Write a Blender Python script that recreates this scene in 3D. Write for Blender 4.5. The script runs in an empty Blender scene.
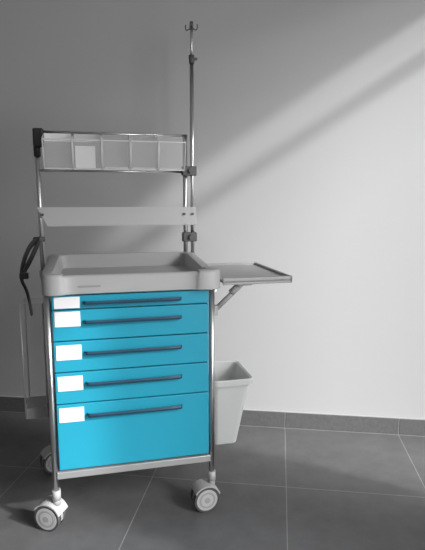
import bpy, bmesh, math
from mathutils import Vector, Matrix
sc=bpy.context.scene
sc.view_settings.view_transform='Standard'
COL=sc.collection

# ------------------------------------------------------------ materials
def mat(name,col,rough=.5,metal=0.,spec=.5,alpha=1.,bump=0.,bscale=200.,var=0.,trans=0.):
    m=bpy.data.materials.new(name); m.use_nodes=True
    nt=m.node_tree; b=nt.nodes['Principled BSDF']
    b.inputs['Base Color'].default_value=(*col,1)
    b.inputs['Roughness'].default_value=rough
    b.inputs['Metallic'].default_value=metal
    b.inputs['Specular IOR Level'].default_value=spec
    b.inputs['Alpha'].default_value=alpha
    b.inputs['Transmission Weight'].default_value=trans
    if bump or var:
        tc=nt.nodes.new('ShaderNodeTexCoord'); n=nt.nodes.new('ShaderNodeTexNoise')
        n.inputs['Scale'].default_value=bscale; n.inputs['Detail'].default_value=4
        nt.links.new(tc.outputs['Object'],n.inputs['Vector'])
        if bump:
            bp=nt.nodes.new('ShaderNodeBump'); bp.inputs['Strength'].default_value=bump; bp.inputs['Distance'].default_value=.002
            nt.links.new(n.outputs['Fac'],bp.inputs['Height']); nt.links.new(bp.outputs['Normal'],b.inputs['Normal'])
        if var:
            r=nt.nodes.new('ShaderNodeValToRGB')
            r.color_ramp.elements[0].position=.3; r.color_ramp.elements[1].position=.7
            r.color_ramp.elements[0].color=(*[c*(1-var) for c in col],1)
            r.color_ramp.elements[1].color=(*[min(1,c*(1+var)) for c in col],1)
            nt.links.new(n.outputs['Fac'],r.inputs['Fac']); nt.links.new(r.outputs['Color'],b.inputs['Base Color'])
    return m
M_WALL=mat('wall_paint',(.50,.50,.502),.75,spec=.25,bump=.12,bscale=260)
M_WALL2=mat('room_paint',(.45,.45,.45),.9,spec=.2,bump=.1,bscale=200)
M_CEIL=mat('ceiling_paint',(.45,.45,.45),.9,bump=.05)
M_BASE=mat('skirting_tile',(.13,.13,.13),.45,bump=.1,bscale=90,var=.12)
M_GROUT=mat('skirting_grout',(.34,.34,.34),.8,bump=.1)
M_CY=mat('cyan_lacquer',(.018,.305,.44),.42,spec=.35,bump=.02,bscale=400)
M_HAND=mat('handle_blue',(.010,.05,.095),.4,bump=.02)
M_PL=mat('grey_plastic',(.38,.38,.38),.45,bump=.05,bscale=500)
M_PANEL=mat('panel_plastic',(.48,.48,.48),.5,bump=.03,bscale=500)
M_PLL=mat('light_plastic',(.60,.60,.60),.45,bump=.03,bscale=500)
M_BIN=mat('bin_plastic',(.60,.615,.61),.4,bump=.03,bscale=500)
M_HUB=mat('hub_plastic',(.40,.40,.40),.45,bump=.03)
M_CAR=mat('carcass_grey',(.28,.28,.28),.5,bump=.03)
M_WHITE=mat('label_white',(.88,.88,.88),.5,bump=.02)
M_CHR=mat('brushed_steel',(.62,.62,.62),.28,metal=1.,bump=.03,bscale=300)
M_ALU=mat('satin_alu',(.5,.5,.5),.38,metal=.6,bump=.03,bscale=300)
M_BLK=mat('black_rubber',(.012,.012,.012),.5,bump=.1,bscale=200)
M_DK=mat('dark_clamp',(.09,.09,.09),.45,bump=.05)
M_TYRE=mat('tyre_grey',(.06,.06,.06),.6,bump=.05)
M_CLR=mat('clear_plastic',(.85,.85,.85),.08,alpha=.13,bump=.02)
M_CLR2=mat('clear_box_plastic',(.6,.6,.6),.08,alpha=.07,bump=.02)
M_CLE=mat('clear_plastic_edge',(.9,.9,.9),.15,alpha=.6,bump=.02)

def floor_mat():
    m=bpy.data.materials.new('floor_tile'); m.use_nodes=True; nt=m.node_tree; N=nt.nodes; L=nt.links
    b=N['Principled BSDF']; b.inputs['Roughness'].default_value=.45; b.inputs['Specular IOR Level'].default_value=.45
    tc=N.new('ShaderNodeTexCoord'); mp=N.new('ShaderNodeMapping'); mp.inputs['Location'].default_value=(-.05+.604*20,-2.065+.604*20,0)
    L.new(tc.outputs['Object'],mp.inputs['Vector'])
    br=N.new('ShaderNodeTexBrick'); br.offset=0; br.squash=1
    br.inputs['Scale'].default_value=1; br.inputs['Brick Width'].default_value=.604; br.inputs['Row Height'].default_value=.604
    br.inputs['Mortar Size'].default_value=.0020; br.inputs['Mortar Smooth'].default_value=.1; br.inputs['Bias'].default_value=0
    br.inputs['Color1'].default_value=(.092,.092,.0935,1); br.inputs['Color2'].default_value=(.102,.102,.1035,1)
    br.inputs['Mortar'].default_value=(.21,.21,.21,1)
    L.new(mp.outputs['Vector'],br.inputs['Vector'])
    n=N.new('ShaderNodeTexNoise'); n.inputs['Scale'].default_value=9; n.inputs['Detail'].default_value=8; n.inputs['Roughness'].default_value=.7
    L.new(tc.outputs['Object'],n.inputs['Vector'])
    mr=N.new('ShaderNodeMapRange'); mr.inputs['From Min'].default_value=.3; mr.inputs['From Max'].default_value=.7
    mr.inputs['To Min'].default_value=.84; mr.inputs['To Max'].default_value=1.16
    L.new(n.outputs['Fac'],mr.inputs['Value'])
    mx=N.new('ShaderNodeVectorMath'); mx.operation='SCALE'
    L.new(br.outputs['Color'],mx.inputs[0]); L.new(mr.outputs['Result'],mx.inputs['Scale']); L.new(mx.outputs['Vector'],b.inputs['Base Color'])
    bp=N.new('ShaderNodeBump'); bp.inputs['Strength'].default_value=.3; bp.inputs['Distance'].default_value=.001; bp.invert=True
    L.new(br.outputs['Fac'],bp.inputs['Height']); L.new(bp.outputs['Normal'],b.inputs['Normal'])
    return m
M_FLOOR=floor_mat()

# ------------------------------------------------------------ helpers
def obj_from_bm(name,bm,m,parent=None,smooth=False):
    me=bpy.data.meshes.new(name); bmesh.ops.recalc_face_normals(bm,faces=bm.faces[:]); bm.to_mesh(me); bm.free()
    if smooth:
        for p in me.polygons: p.use_smooth=True
    o=bpy.data.objects.new(name,me); COL.objects.link(o)
    for mm in (m if isinstance(m,list) else [m]): me.materials.append(mm)
    if parent: o.parent=parent
    return o
def box(name,lo,hi,m,parent=None,bev=0.,seg=2):
    bm=bmesh.new(); bmesh.ops.create_cube(bm,size=1)
    for v in bm.verts:
        v.co=Vector([lo[i]+(v.co[i]+.5)*(hi[i]-lo[i]) for i in range(3)])
    if bev: bmesh.ops.bevel(bm,geom=bm.edges[:],offset=bev,segments=seg,profile=.5,affect='EDGES')
    return obj_from_bm(name,bm,m,parent)
def add_cyl(bm,p0,p1,r,r2=None,seg=20,mi=0):
    p0=Vector(p0);p1=Vector(p1);d=p1-p0
    M=Matrix.Translation((p0+p1)/2)@d.to_track_quat('Z','Y').to_matrix().to_4x4()
    n0=set(bm.faces)
    bmesh.ops.create_cone(bm,cap_ends=True,segments=seg,radius1=r,radius2=r if r2 is None else r2,depth=d.length,matrix=M)
    for f in bm.faces:
        if f not in n0:
            f.material_index=mi
            f.smooth=len(f.verts)==4
def cyl(name,p0,p1,r,m,parent=None,r2=None,seg=20):
    bm=bmesh.new(); add_cyl(bm,p0,p1,r,r2,seg); return obj_from_bm(name,bm,m,parent)
def add_box(bm,lo,hi,mi=0,bev=0):
    b2=bmesh.new(); bmesh.ops.create_cube(b2,size=1)
    for v in b2.verts: v.co=Vector([lo[i]+(v.co[i]+.5)*(hi[i]-lo[i]) for i in range(3)])
    if bev: bmesh.ops.bevel(b2,geom=b2.edges[:],offset=bev,segments=2,profile=.5,affect='EDGES')
    for f in b2.faces: f.material_index=mi
    t=bpy.data.meshes.new('t'); b2.to_mesh(t); b2.free(); bm.from_mesh(t); bpy.data.meshes.remove(t)
def tube(name,pts,r,m,parent=None,flat=None,res=6):
    cu=bpy.data.curves.new(name,'CURVE'); cu.dimensions='3D'; cu.resolution_u=res
    sp=cu.splines.new('NURBS'); sp.points.add(len(pts)-1); sp.use_endpoint_u=True; sp.order_u=3
    for i,p in enumerate(pts): sp.points[i].co=(*p,1)
    cu.bevel_depth=r; cu.bevel_resolution=3; cu.use_fill_caps=True
    if flat: cu.bevel_depth=flat; cu.extrude=r
    o=bpy.data.objects.new(name,cu); COL.objects.link(o); cu.materials.append(m)
    dg=bpy.context.evaluated_depsgraph_get(); me=bpy.data.meshes.new_from_object(o.evaluated_get(dg))
    bpy.data.objects.remove(o); bpy.data.curves.remove(cu)
    o=bpy.data.objects.new(name,me); COL.objects.link(o)
    if not me.materials: me.materials.append(m)
    for p in me.polygons: p.use_smooth=True
    if parent:o.parent=parent
    return o
PHI=math.radians(20.8); P0=(-.824,1.666,0)
def root(name):
    e=bpy.data.objects.new(name,None); e.empty_display_size=.1; COL.objects.link(e)
    e.location=P0; e.rotation_euler=(0,0,PHI); return e

# ------------------------------------------------------------ room
WY=2.65; XR=1.5; XL=-3.2; YF=-2.6; H=2.85
box('floor',(XL-.1,YF-.1,-.1),(XR+.1,WY+.1,0),M_FLOOR)
box('ceiling',(XL-.1,YF-.1,H),(XR+.1,WY+.1,H+.1),M_CEIL)
box('wall_back',(XL-.1,WY,0),(XR+.1,WY+.1,H),M_WALL)
box('wall_left',(XL-.1,YF,0),(XL,WY,H),M_WALL2)
box('wall_front',(XL-.1,YF-.1,0),(XR+.1,YF,H),M_WALL2)
WHEAD=2.70
bm=bmesh.new()
T=.08
def rw(y0,y1,z0,z1): add_box(bm,(XR,y0,z0),(XR+T,y1,z1))
rw(YF,-.9,0,H); rw(1.0,1.75,0,H); rw(2.52,WY,0,H)
rw(1.75,2.52,WHEAD,H); rw(-.9,1.0,2.3,H); rw(-.9,1.0,0,.25); rw(1.75,2.52,0,.06)
obj_from_bm('wall_right',bm,M_WALL2)
def winframe(name,y0,y1,z0,z1,bars_z=(),bars_y=()):
    bm=bmesh.new(); w=.03; x0,x1=XR+.02,XR+.06
    add_box(bm,(x0,y0,z0),(x1,y0+w,z1)); add_box(bm,(x0,y1-w,z0),(x1,y1,z1))
    add_box(bm,(x0,y0+w,z0),(x1,y1-w,z0+w)); add_box(bm,(x0,y0+w,z1-.01),(x1,y1-w,z1))
    for a,b in bars_z: add_box(bm,(x0,y0+w,a),(x1,y1-w,b))
    for a,b in bars_y: add_box(bm,(x0,a,z0+w),(x1,b,z1-.01))
    obj_from_bm(name,bm,M_DK)
winframe('window_1',1.75,2.52,.06,WHEAD,bars_z=[(WHEAD-.255,WHEAD-.195)])
winframe('added_window',-.9,1.0,.25,2.3,bars_y=[(.03,.07)])  # unseen window, added to let light onto the cart front
bm=bmesh.new(); x=.05-.604*6
while x<XR:
    a=max(x+.002,XL); b=min(x+.604-.002,XR)
    if b>a: add_box(bm,(a,WY-.010,.004),(b,WY,.093),0,bev=.0012)
    x+=.604
add_box(bm,(XL,WY-.0085,0),(XR,WY,.096),1)
obj_from_bm('baseboard_back',bm,[M_BASE,M_GROUT])

# ------------------------------------------------------------ cart
cart=root('medical_cart')
W=.607; D=.45
RXO=-.022
for i,(x,y) in enumerate([(0,0),(W,0),(RXO,D),(W,D)]):
    cyl(f'post_{i+1}',(x,y,.125),(x,y,.93),.0115,M_CHR,cart)
    cyl(f'post_collar_{i+1}',(x,y,.12),(x,y,.16),.016,M_PL,cart)
box('carcass',(.014,.012,.235),(W-.014,D,.915),M_CAR,cart,.002)
bm=bmesh.new()
add_box(bm,(.006,-.012,.205),(W-.006,.014,.233),bev=.003)
add_box(bm,(RXO,D-.014,.205),(W-.006,D+.012,.233),bev=.003)
add_box(bm,(-.012,.006,.205),(.012,D-.006,.233),bev=.003)
add_box(bm,(W-.012,.006,.205),(W+.012,D-.006,.233),bev=.003)
add_box(bm,(.012,.012,.215),(W-.012,D-.012,.225))
obj_from_bm('base_frame',bm,M_ALU,cart)
levels=[.911,.857,.740,.622,.500,.238]
for i in range(5):
    zt,zb=levels[i]-.002,levels[i+1]+.002
    box(f'drawer_front_{i+1}',(.016,-.010,zb),(W-.014,.010,zt),M_CY,cart,.003)
    lt=zt-(.004 if i<2 else .012); lb=max(lt-.056,zb+.004)
    box(f'label_holder_{i+1}',(.024,-.0125,lb),(.114,-.010,lt),M_WHITE,cart,.001)
    hz=(zt-.026) if i==0 else (zt-.043)
    bm=bmesh.new(); secs=[]
    xs=[(.126,-.010,.0055),(.129,-.021,.006),(.135,-.025,.0065),(.16,-.027,.0065),(.30,-.028,.0065),(.44,-.027,.0065),(.478,-.025,.0065),(.484,-.021,.006),(.487,-.010,.0055)]
    for (hx,hy,hh) in xs:
        secs.append([bm.verts.new((hx,hy-.004,hz-hh)),bm.verts.new((hx,hy-.006,hz)),bm.verts.new((hx,hy-.003,hz+hh)),bm.verts.new((hx,hy+.004,hz+hh*.8)),bm.verts.new((hx,hy+.003,hz-hh*.8))])
    for a,b in zip(secs,secs[1:]):
        for k in range(5): bm.faces.new((a[k],a[(k+1)%5],b[(k+1)%5],b[k]))
    bm.faces.new(secs[0]); bm.faces.new(secs[-1][::-1])
    obj_from_bm(f'drawer_handle_{i+1}',bm,M_HAND,cart)

def chaikin(p,n):
    for _ in range(n):
        q=[]
        for i in range(len(p)):
            a=Vector(p[i]);b=Vector(p[(i+1)%len(p)])
            q+=[a*.75+b*.25,a*.25+b*.75]
        p=q
    return p
xl,xr,yf,yb=-.018,W+.036,-.045,.515
out=[(xl,yf+.03),(xl+.03,yf),(.055,yf),(.075,yf+.018),(.16,yf+.018),(.45,yf+.018),(W-.075,yf+.018),(W-.055,yf),(xr-.03,yf),(xr,yf+.03),
     (xr,.07),(xr-.012,.09),(xr-.012,.3),(xr-.012,yb-.04),(xr-.05,yb),(.3,yb),(xl,yb),(xl-.02,yb-.04),(xl-.01,.3),(xl-.01,.09),(xl,.07)]
pts=chaikin([Vector(p) for p in out],3)
n=len(pts); nrm=[]
for i in range(n):
    t=(pts[(i+1)%n]-pts[i-1]).normalized(); nrm.append(Vector((t.y,-t.x)))
def inner(p,rad,ix0,ix1,iy0,iy1):
    cx=min(max(p.x,ix0+rad),ix1-rad); cy=min(max(p.y,iy0+rad),iy1-rad)
    d=Vector((p.x-cx,p.y-cy)); 
    return Vector((cx,cy))+d.normalized()*rad
rings=[]
bm=bmesh.new()
def ring(fn): 
    r=[bm.verts.new(fn(i)) for i in range(n)]; rings.append(r)
def up(p): 
    s=min(1,max(0,(p.y-.1)/.35)); return .022*s+(.006 if (p.y<.06 and (p.x<.06 or p.x>W-.06)) else 0)
ring(lambda i:(*(pts[i]-nrm[i]*.008),.914))
ring(lambda i:(*pts[i],.918))
ring(lambda i:(*(pts[i]-nrm[i]*.001),.972+up(pts[i])))
ring(lambda i:(*(pts[i]-nrm[i]*.004),.980+up(pts[i])))
ring(lambda i:(*(pts[i]-nrm[i]*.009),.984+up(pts[i])))
I=(.022,W-.022,-.003,.483)
def q(i,off,z):
    p=inner(pts[i],.03,I[0]-off,I[1]+off,I[2]-off,I[3]+off); return (p.x,p.y,z)
ring(lambda i:q(i,.005,.984+up(pts[i])))
ring(lambda i:q(i,.0,.979+up(pts[i])))
ring(lambda i:q(i,-.006,.952))
ring(lambda i:q(i,-.010,.946))
for a,b in zip(rings,rings[1:]):
    for k in range(n):
        try:bm.faces.new((a[k],a[(k+1)%n],b[(k+1)%n],b[k]))
        except: pass
c=bm.verts.new((W/2,.24,.946))
for k in range(n): bm.faces.new((rings[-1][k],rings[-1][(k+1)%n],c))
bm.faces.new(rings[0])
bmesh.ops.remove_doubles(bm,verts=bm.verts[:],dist=1e-5)
tray=obj_from_bm('worktop_tray',bm,M_PL,cart,smooth=True)
tray.data.set_sharp_from_angle(angle=math.radians(40))
box('tray_badge',(.11,-.028,.940),(.19,-.0265,.947),M_CAR,cart,.0005)

SX0,SX1,SY0,SY1=W+.038,W+.32,-.03,.43
bm=bmesh.new()
add_box(bm,(SX0,SY0,.935),(SX1,SY1,.945),bev=.002)
for lo,hi in [((SX0,SY0,.928),(SX1,SY0+.012,.955)),((SX0,SY1-.012,.928),(SX1,SY1,.955)),((SX1-.012,SY0,.928),(SX1,SY1,.955))]:
    add_box(bm,lo,hi,bev=.003)
obj_from_bm('side_shelf',bm,M_PL,cart)
bm=bmesh.new()
for yy in (.03,.36):
    add_cyl(bm,(W+.02,yy,.82),(W+.14,yy,.93),.010,seg=14)
    add_cyl(bm,(W+.085,yy,.885),(W+.115,yy,.912),.014,seg=14)
    add_box(bm,(W+.005,yy-.012,.80),(W+.03,yy+.012,.84),bev=.002)
    add_box(bm,(W+.11,yy-.012,.915),(W+.17,yy+.012,.935),bev=.002)
obj_from_bm('side_shelf_brackets',bm,M_PL,cart)
bm=bmesh.new(); add_cyl(bm,(W+.02,.03,.90),(W+.02,.40,.90),.009,seg=14)
obj_from_bm('side_rail_right',bm,M_CHR,cart)

def caster(i,x,y,ang):
    a=math.radians(ang); ax=Vector((math.cos(a),math.sin(a),0)); tr=Vector((-ax.y,ax.x,0))
    c=Vector((x,y,.052))+tr*.030; bm=bmesh.new()
    add_cyl(bm,(x,y,.10),(x,y,.135),.014,mi=0)
    for s in (-1,1):
        o=c+ax*s*.020
        add_cyl(bm,o-ax*.010,o+ax*.010,.052,seg=36,mi=1)
        add_cyl(bm,o-ax*.0115,o+ax*.0115,.0435,seg=32,mi=0)
        add_cyl(bm,o-ax*.0122,o+ax*.0122,.034,seg=32,mi=2)
        add_cyl(bm,o-ax*.0130,o+ax*.0130,.026,seg=32,mi=0)
        add_cyl(bm,o-ax*.0138,o+ax*.0138,.012,seg=20,mi=2)
    hs=[];N=14
    for k in range(N+1):
        t=math.radians(-15+ (210)*k/N)
        hs.append((math.cos(t)*.050,math.sin(t)*.060))
    va=[bm.verts.new(c+tr*u+Vector((0,0,v))-ax*.0085) for u,v in hs]; vb=[bm.verts.new(c+tr*u+Vector((0,0,v))+ax*.0085) for u,v in hs]
    for f in (bm.faces.new(va),bm.faces.new(vb[::-1])): f.material_index=2
    for k in range(len(hs)): bm.faces.new((va[k],va[(k+1)%len(hs)],vb[(k+1)%len(hs)],vb[k])).material_index=2
    N=12; ra,rb=.055,.060
    L=[]
    for k in range(N+1):
        t=math.radians(20+125*k/N)
        row=[c-tr*math.cos(t)*r+Vector((0,0,math.sin(t)*r))+ax*s for r,s in ((ra,-.033),(rb,-.033),(rb,.033),(ra,.033))]
        L.append([bm.verts.new(v) for v in row])
    for p,qq in zip(L,L[1:]):
        for k in range(4): bm.faces.new((p[k],p[(k+1)%4],qq[(k+1)%4],qq[k]))
    bm.faces.new(L[0]); bm.faces.new(L[-1][::-1])
    obj_from_bm(f'caster_{i}',bm,[M_HUB,M_TYRE,M_CAR],cart)
caster(1,0,0,62); caster(2,W,0,97); caster(3,RXO,D,112); caster(4,W,D,100)

# rear accessory frame
LX,RX,RY=-.060,.60,.47
RYP=RY+.055
for nm,x in (('left',LX),('right',RX)):
    cyl(f'rear_post_{nm}',(x,RYP,.86),(x,RYP,1.552),.0105,M_CHR,cart)
box('rear_bracket_left',(LX-.014,RY+.03,.90),(.02,RY+.075,.935),M_PL,cart,.003)
box('rear_bracket_right',(RX-.03,RY+.03,.90),(RX+.015,RY+.075,.935),M_PL,cart,.003)
bm=bmesh.new()
prof=[(LX-.012,1.218),(RX+.048,1.218),(RX+.048,1.140),(LX+.03,1.140)]
a=[bm.verts.new((x,RYP-.018-(1.218-z)*.25,z)) for x,z in prof]; b=[bm.verts.new((x,RYP-.014-(1.218-z)*.25,z)) for x,z in prof]
bm.faces.new(a);bm.faces.new(b[::-1])
for k in range(4): bm.faces.new((a[k],a[(k+1)%4],b[(k+1)%4],b[k]))
add_box(bm,(LX+.03,RYP-.044,1.134),(RX+.048,RYP-.014,1.140))
obj_from_bm('rear_panel_shelf',bm,M_PANEL,cart)
bm=bmesh.new()
for x in (LX+.012,RX-.01,RX+.03): add_cyl(bm,(x,RYP-.034,1.185),(x,RYP-.022,1.185),.006,seg=12)
obj_from_bm('panel_screws',bm,M_DK,cart)

# ------------------------------------------------------------ tilt bins
rack=root('tilt_bin_rack')
B0,B1=LX+.030,RX-.012; zt,zb=1.541,1.384
cyl('top_rail',(LX,RYP,1.546),(RX+.012,RYP,1.546),.0055,M_CHR,rack)
cyl('bottom_rail',(LX,RYP,zb-.004),(RX,RYP,zb-.004),.005,M_CHR,rack)
bm=bmesh.new(); add_box(bm,(LX-.014,RYP-.022,1.480),(LX+.030,RYP+.018,1.560),bev=.006)
add_cyl(bm,(LX,RYP,1.44),(LX,RYP,1.49),.015)
obj_from_bm('clamp_grip',bm,M_BLK,rack)
bw=(B1-B0)/5
for i in range(5):
    x0=B0+i*bw+.002; x1=B0+(i+1)*bw-.002; t=.0025
    yb_=RYP-.010; ft=RYP-.105; fb=RYP-.060
    bm=bmesh.new()
    def quadbox(p):
        v=[bm.verts.new(a) for a in p]
        for f in ((0,1,2,3),(7,6,5,4),(0,4,5,1),(1,5,6,2),(2,6,7,3),(3,7,4,0)): bm.faces.new([v[k] for k in f])
    quadbox([(x0,fb,zb),(x1,fb,zb),(x1,fb+t,zb),(x0,fb+t,zb),(x0,ft,zt-.035),(x1,ft,zt-.035),(x1,ft+t,zt-.035),(x0,ft+t,zt-.035)])
    for xx in (x0,x1-t):
        quadbox([(xx,fb,zb),(xx+t,fb,zb),(xx+t,yb_,zb),(xx,yb_,zb),(xx,ft,zt-.035),(xx+t,ft,zt-.035),(xx+t,yb_,zt),(xx,yb_,zt)])
    add_box(bm,(x0,fb,zb),(x1,yb_,zb+t)); add_box(bm,(x0,yb_-t,zb),(x1,yb_,zt))
    obj_from_bm(f'bin_{i+1}',bm,M_CLR,rack)
    bm=bmesh.new()
    add_box(bm,(x0,ft-.003,zt-.039),(x1,ft+.003,zt-.034))
    add_box(bm,(x0,fb-.003,zb-.002),(x1,fb+.004,zb+.004))
    for xx in (x0,x1): add_cyl(bm,(xx,fb,zb),(xx,ft,zt-.036),.0025,seg=8); add_cyl(bm,(xx,ft,zt-.036),(xx,yb_,zt),.0025,seg=8)
    obj_from_bm(f'bin_rim_{i+1}',bm,M_CLE,rack)
box('card_1',(B0+.004,RYP-.016,zt-.036),(B0+bw-.006,RYP-.0135,zt-.002),M_WHITE,rack)
box('card_2',(B0+bw+.010,RYP-.056,zb+.006),(B0+2*bw-.028,RYP-.054,zb+.100),M_WHITE,rack)
box('card_3',(B0+bw+.006,RYP-.016,zt-.036),(B0+2*bw-.006,RYP-.0135,zt-.002),M_PLL,rack)
for k in (2,3,4):
    box(f'card_bottom_{k+1}',(B0+k*bw+.012,RYP-.050,zb+.004),(B0+(k+1)*bw-.012,RYP-.02,zb+.012),M_PLL,rack)

# ------------------------------------------------------------ IV pole
iv=root('iv_pole')
px,py=RX+.034,RYP-.002
bm=bmesh.new()
add_cyl(bm,(px,py,.90),(px,py,1.885),.0095)
add_cyl(bm,(px,py,1.885),(px,py,2.04),.006)
obj_from_bm('pole',bm,M_CHR,iv)
bm=bmesh.new(); add_cyl(bm,(px,py,1.870),(px,py,1.905),.013); add_cyl(bm,(px,py,1.888),(px+.024,py-.01,1.888),.006)
obj_from_bm('height_knob',bm,M_DK,iv)
for k,(dx,dy) in enumerate([(.9,-.4),(-.9,.4),(.4,.9),(-.4,-.9)]):
    tube(f'hook_{k+1}',[(px,py,2.025),(px+dx*.012,py+dy*.012,2.018),(px+dx*.024,py+dy*.024,2.012),(px+dx*.029,py+dy*.029,2.025),(px+dx*.027,py+dy*.027,2.038)],.0026,M_DK,iv)
bm=bmesh.new(); add_cyl(bm,(px,py,2.03),(px,py,2.05),.008)
obj_from_bm('pole_cap',bm,M_DK,iv)
bm=bmesh.new()
for z in (1.385,1.075):
    add_box(bm,(RX-.016,RYP-.024,z-.022),(px+.018,RYP+.018,z+.022),bev=.004)
    add_cyl(bm,(px-.012,RYP-.045,z),(px-.012,RYP-.02,z),.011)
obj_from_bm('clamps',bm,M_DK,iv)

# ------------------------------------------------------------ waste bin
wb=root('waste_bin')
def rr(x0,x1,y0,y1,r,z,N=5):
    o=[]
    for cx,cy,a0 in ((x1-r,y0+r,-90),(x1-r,y1-r,0),(x0+r,y1-r,90),(x0+r,y0+r,180)):
        for k in range(N+1):
            a=math.radians(a0+90*k/N); o.append((cx+math.cos(a)*r,cy+math.sin(a)*r,z))
    return o
bx0,bx1,by0,by1=.633,.803,.09,.33
def inset(d,z,r=.025): return rr(bx0+d*.3,bx1-d*1.25,by0+d,by1-d,r,z)
secs=[inset(.044,.196,.02),inset(.040,.200,.022),inset(.004,.475),inset(-.006,.477),inset(-.008,.500),inset(-.004,.504),inset(.003,.500),inset(.006,.47),inset(.045,.206,.02)]
bm=bmesh.new(); V=[[bm.verts.new(p) for p in s] for s in secs]
for a,b in zip(V,V[1:]):
    for k in range(len(a)): bm.faces.new((a[k],a[(k+1)%len(a)],b[(k+1)%len(a)],b[k]))
bm.faces.new(V[0][::-1]); bm.faces.new(V[-1])
bo=obj_from_bm('bin_body',bm,M_BIN,wb,smooth=True); bo.data.set_sharp_from_angle(angle=math.radians(35))
bm=bmesh.new(); add_box(bm,(W+.012,.14,.40),(bx0+.008,.28,.49),bev=.003); obj_from_bm('bin_hanger',bm,M_ALU,wb)

# ------------------------------------------------------------ left side holder
sh=root('catheter_holder_box')
hx0,hx1,hy0,hy1,hz0,hz1=-.110,-.029,.12,.24,.41,.86
bm=bmesh.new(); t=.003
add_box(bm,(hx0,hy0,hz0),(hx1,hy0+t,hz1)); add_box(bm,(hx0,hy1-t,hz0),(hx1,hy1,hz1))
add_box(bm,(hx0,hy0,hz0),(hx0+t,hy1,hz1)); add_box(bm,(hx1-t,hy0,hz0),(hx1,hy1,hz1))
obj_from_bm('clear_box',bm,M_CLR2,sh)
bm=bmesh.new()
add_box(bm,(hx0-.002,hy0-.002,hz0-.01),(hx1+.002,hy1+.002,hz0+.035),bev=.003)
obj_from_bm('box_base',bm,M_CAR,sh)
bm=bmesh.new()
for xx in (hx0,hx1):
    for yy in (hy0,hy1): add_cyl(bm,(xx,yy,hz0),(xx,yy,hz1),.0035,seg=8)
obj_from_bm('box_edges',bm,M_ALU,sh)
bm=bmesh.new(); add_box(bm,(hx1-.002,.16,.80),(-.010,.22,.84)); add_box(bm,(hx1-.002,.16,.5),(-.010,.22,.54)); add_box(bm,(-.010,.0,.805),(-.004,D-.02,.835)); add_box(bm,(-.010,.0,.505),(-.004,D-.02,.535))
obj_from_bm('box_hanger',bm,M_ALU,sh)

# ------------------------------------------------------------ strap
st=root('hanging_strap')
tube('strap_band',[(-.068,.50,1.07),(-.075,.47,1.05),(-.10,.40,.99),(-.125,.35,.945),(-.13,.33,.92),(-.11,.33,.88),(-.10,.33,.82),(-.095,.33,.77)],.013,M_BLK,st,flat=.003)
tube('strap_loop',[(-.068,.50,1.075),(-.09,.45,1.07),(-.115,.40,1.02),(-.13,.36,.96),(-.128,.34,.93)],.010,M_BLK,st,flat=.003)
box('strap_buckle',(-.135,.32,.925),(-.10,.345,.95),M_BLK,st,.003)
cyl('strap_hook',(-.09,.50,1.075),(-.05,.525,1.075),.012,M_DK,st)

# ------------------------------------------------------------ lights
def aim(o,d): o.rotation_euler=Vector(d).to_track_quat('-Z','Y').to_euler()
d=(-1,.35,-.636)
l=bpy.data.lights.new('sun','SUN'); l.energy=3.1; l.angle=math.radians(2.3); o=bpy.data.objects.new('sun',l); COL.objects.link(o); o.location=(4,0,5); aim(o,d)
l=bpy.data.lights.new('sun_haze','SUN'); l.energy=7.2; l.angle=math.radians(28); o=bpy.data.objects.new('sun_haze',l); COL.objects.link(o); o.location=(4,.5,5); aim(o,d)
l=bpy.data.lights.new('side_fill_light','AREA'); l.shape='RECTANGLE'; l.size=1.8; l.size_y=1.9; l.energy=57  # added area fill outside the added opening, brightens the cart
o=bpy.data.objects.new('side_fill_light',l); COL.objects.link(o); o.location=(XR+.12,.05,1.25); aim(o,(-1,0.10,-.10))
l=bpy.data.lights.new('overhead_fill','AREA'); l.shape='RECTANGLE'; l.size=1.2; l.size_y=1.2; l.energy=5  # weak fill added overhead behind the camera, not an actual fixture
o=bpy.data.objects.new('overhead_fill',l); COL.objects.link(o); o.location=(-.3,-1.2,H-.03); aim(o,(0,0,-1))
w=bpy.data.worlds.new('world'); sc.world=w; w.use_nodes=True
w.node_tree.nodes['Background'].inputs['Color'].default_value=(.97,.98,1,1); w.node_tree.nodes['Background'].inputs['Strength'].default_value=.75

# ------------------------------------------------------------ camera
cd=bpy.data.cameras.new('camera'); cam=bpy.data.objects.new('camera',cd); COL.objects.link(cam); sc.camera=cam
cd.sensor_fit='VERTICAL'; cd.sensor_height=36; cd.lens=36*500/550; cd.clip_start=.05
cam.location=(0,0,1.25)
cam.rotation_euler=(math.radians(90-8.53),0,math.radians(7.66))
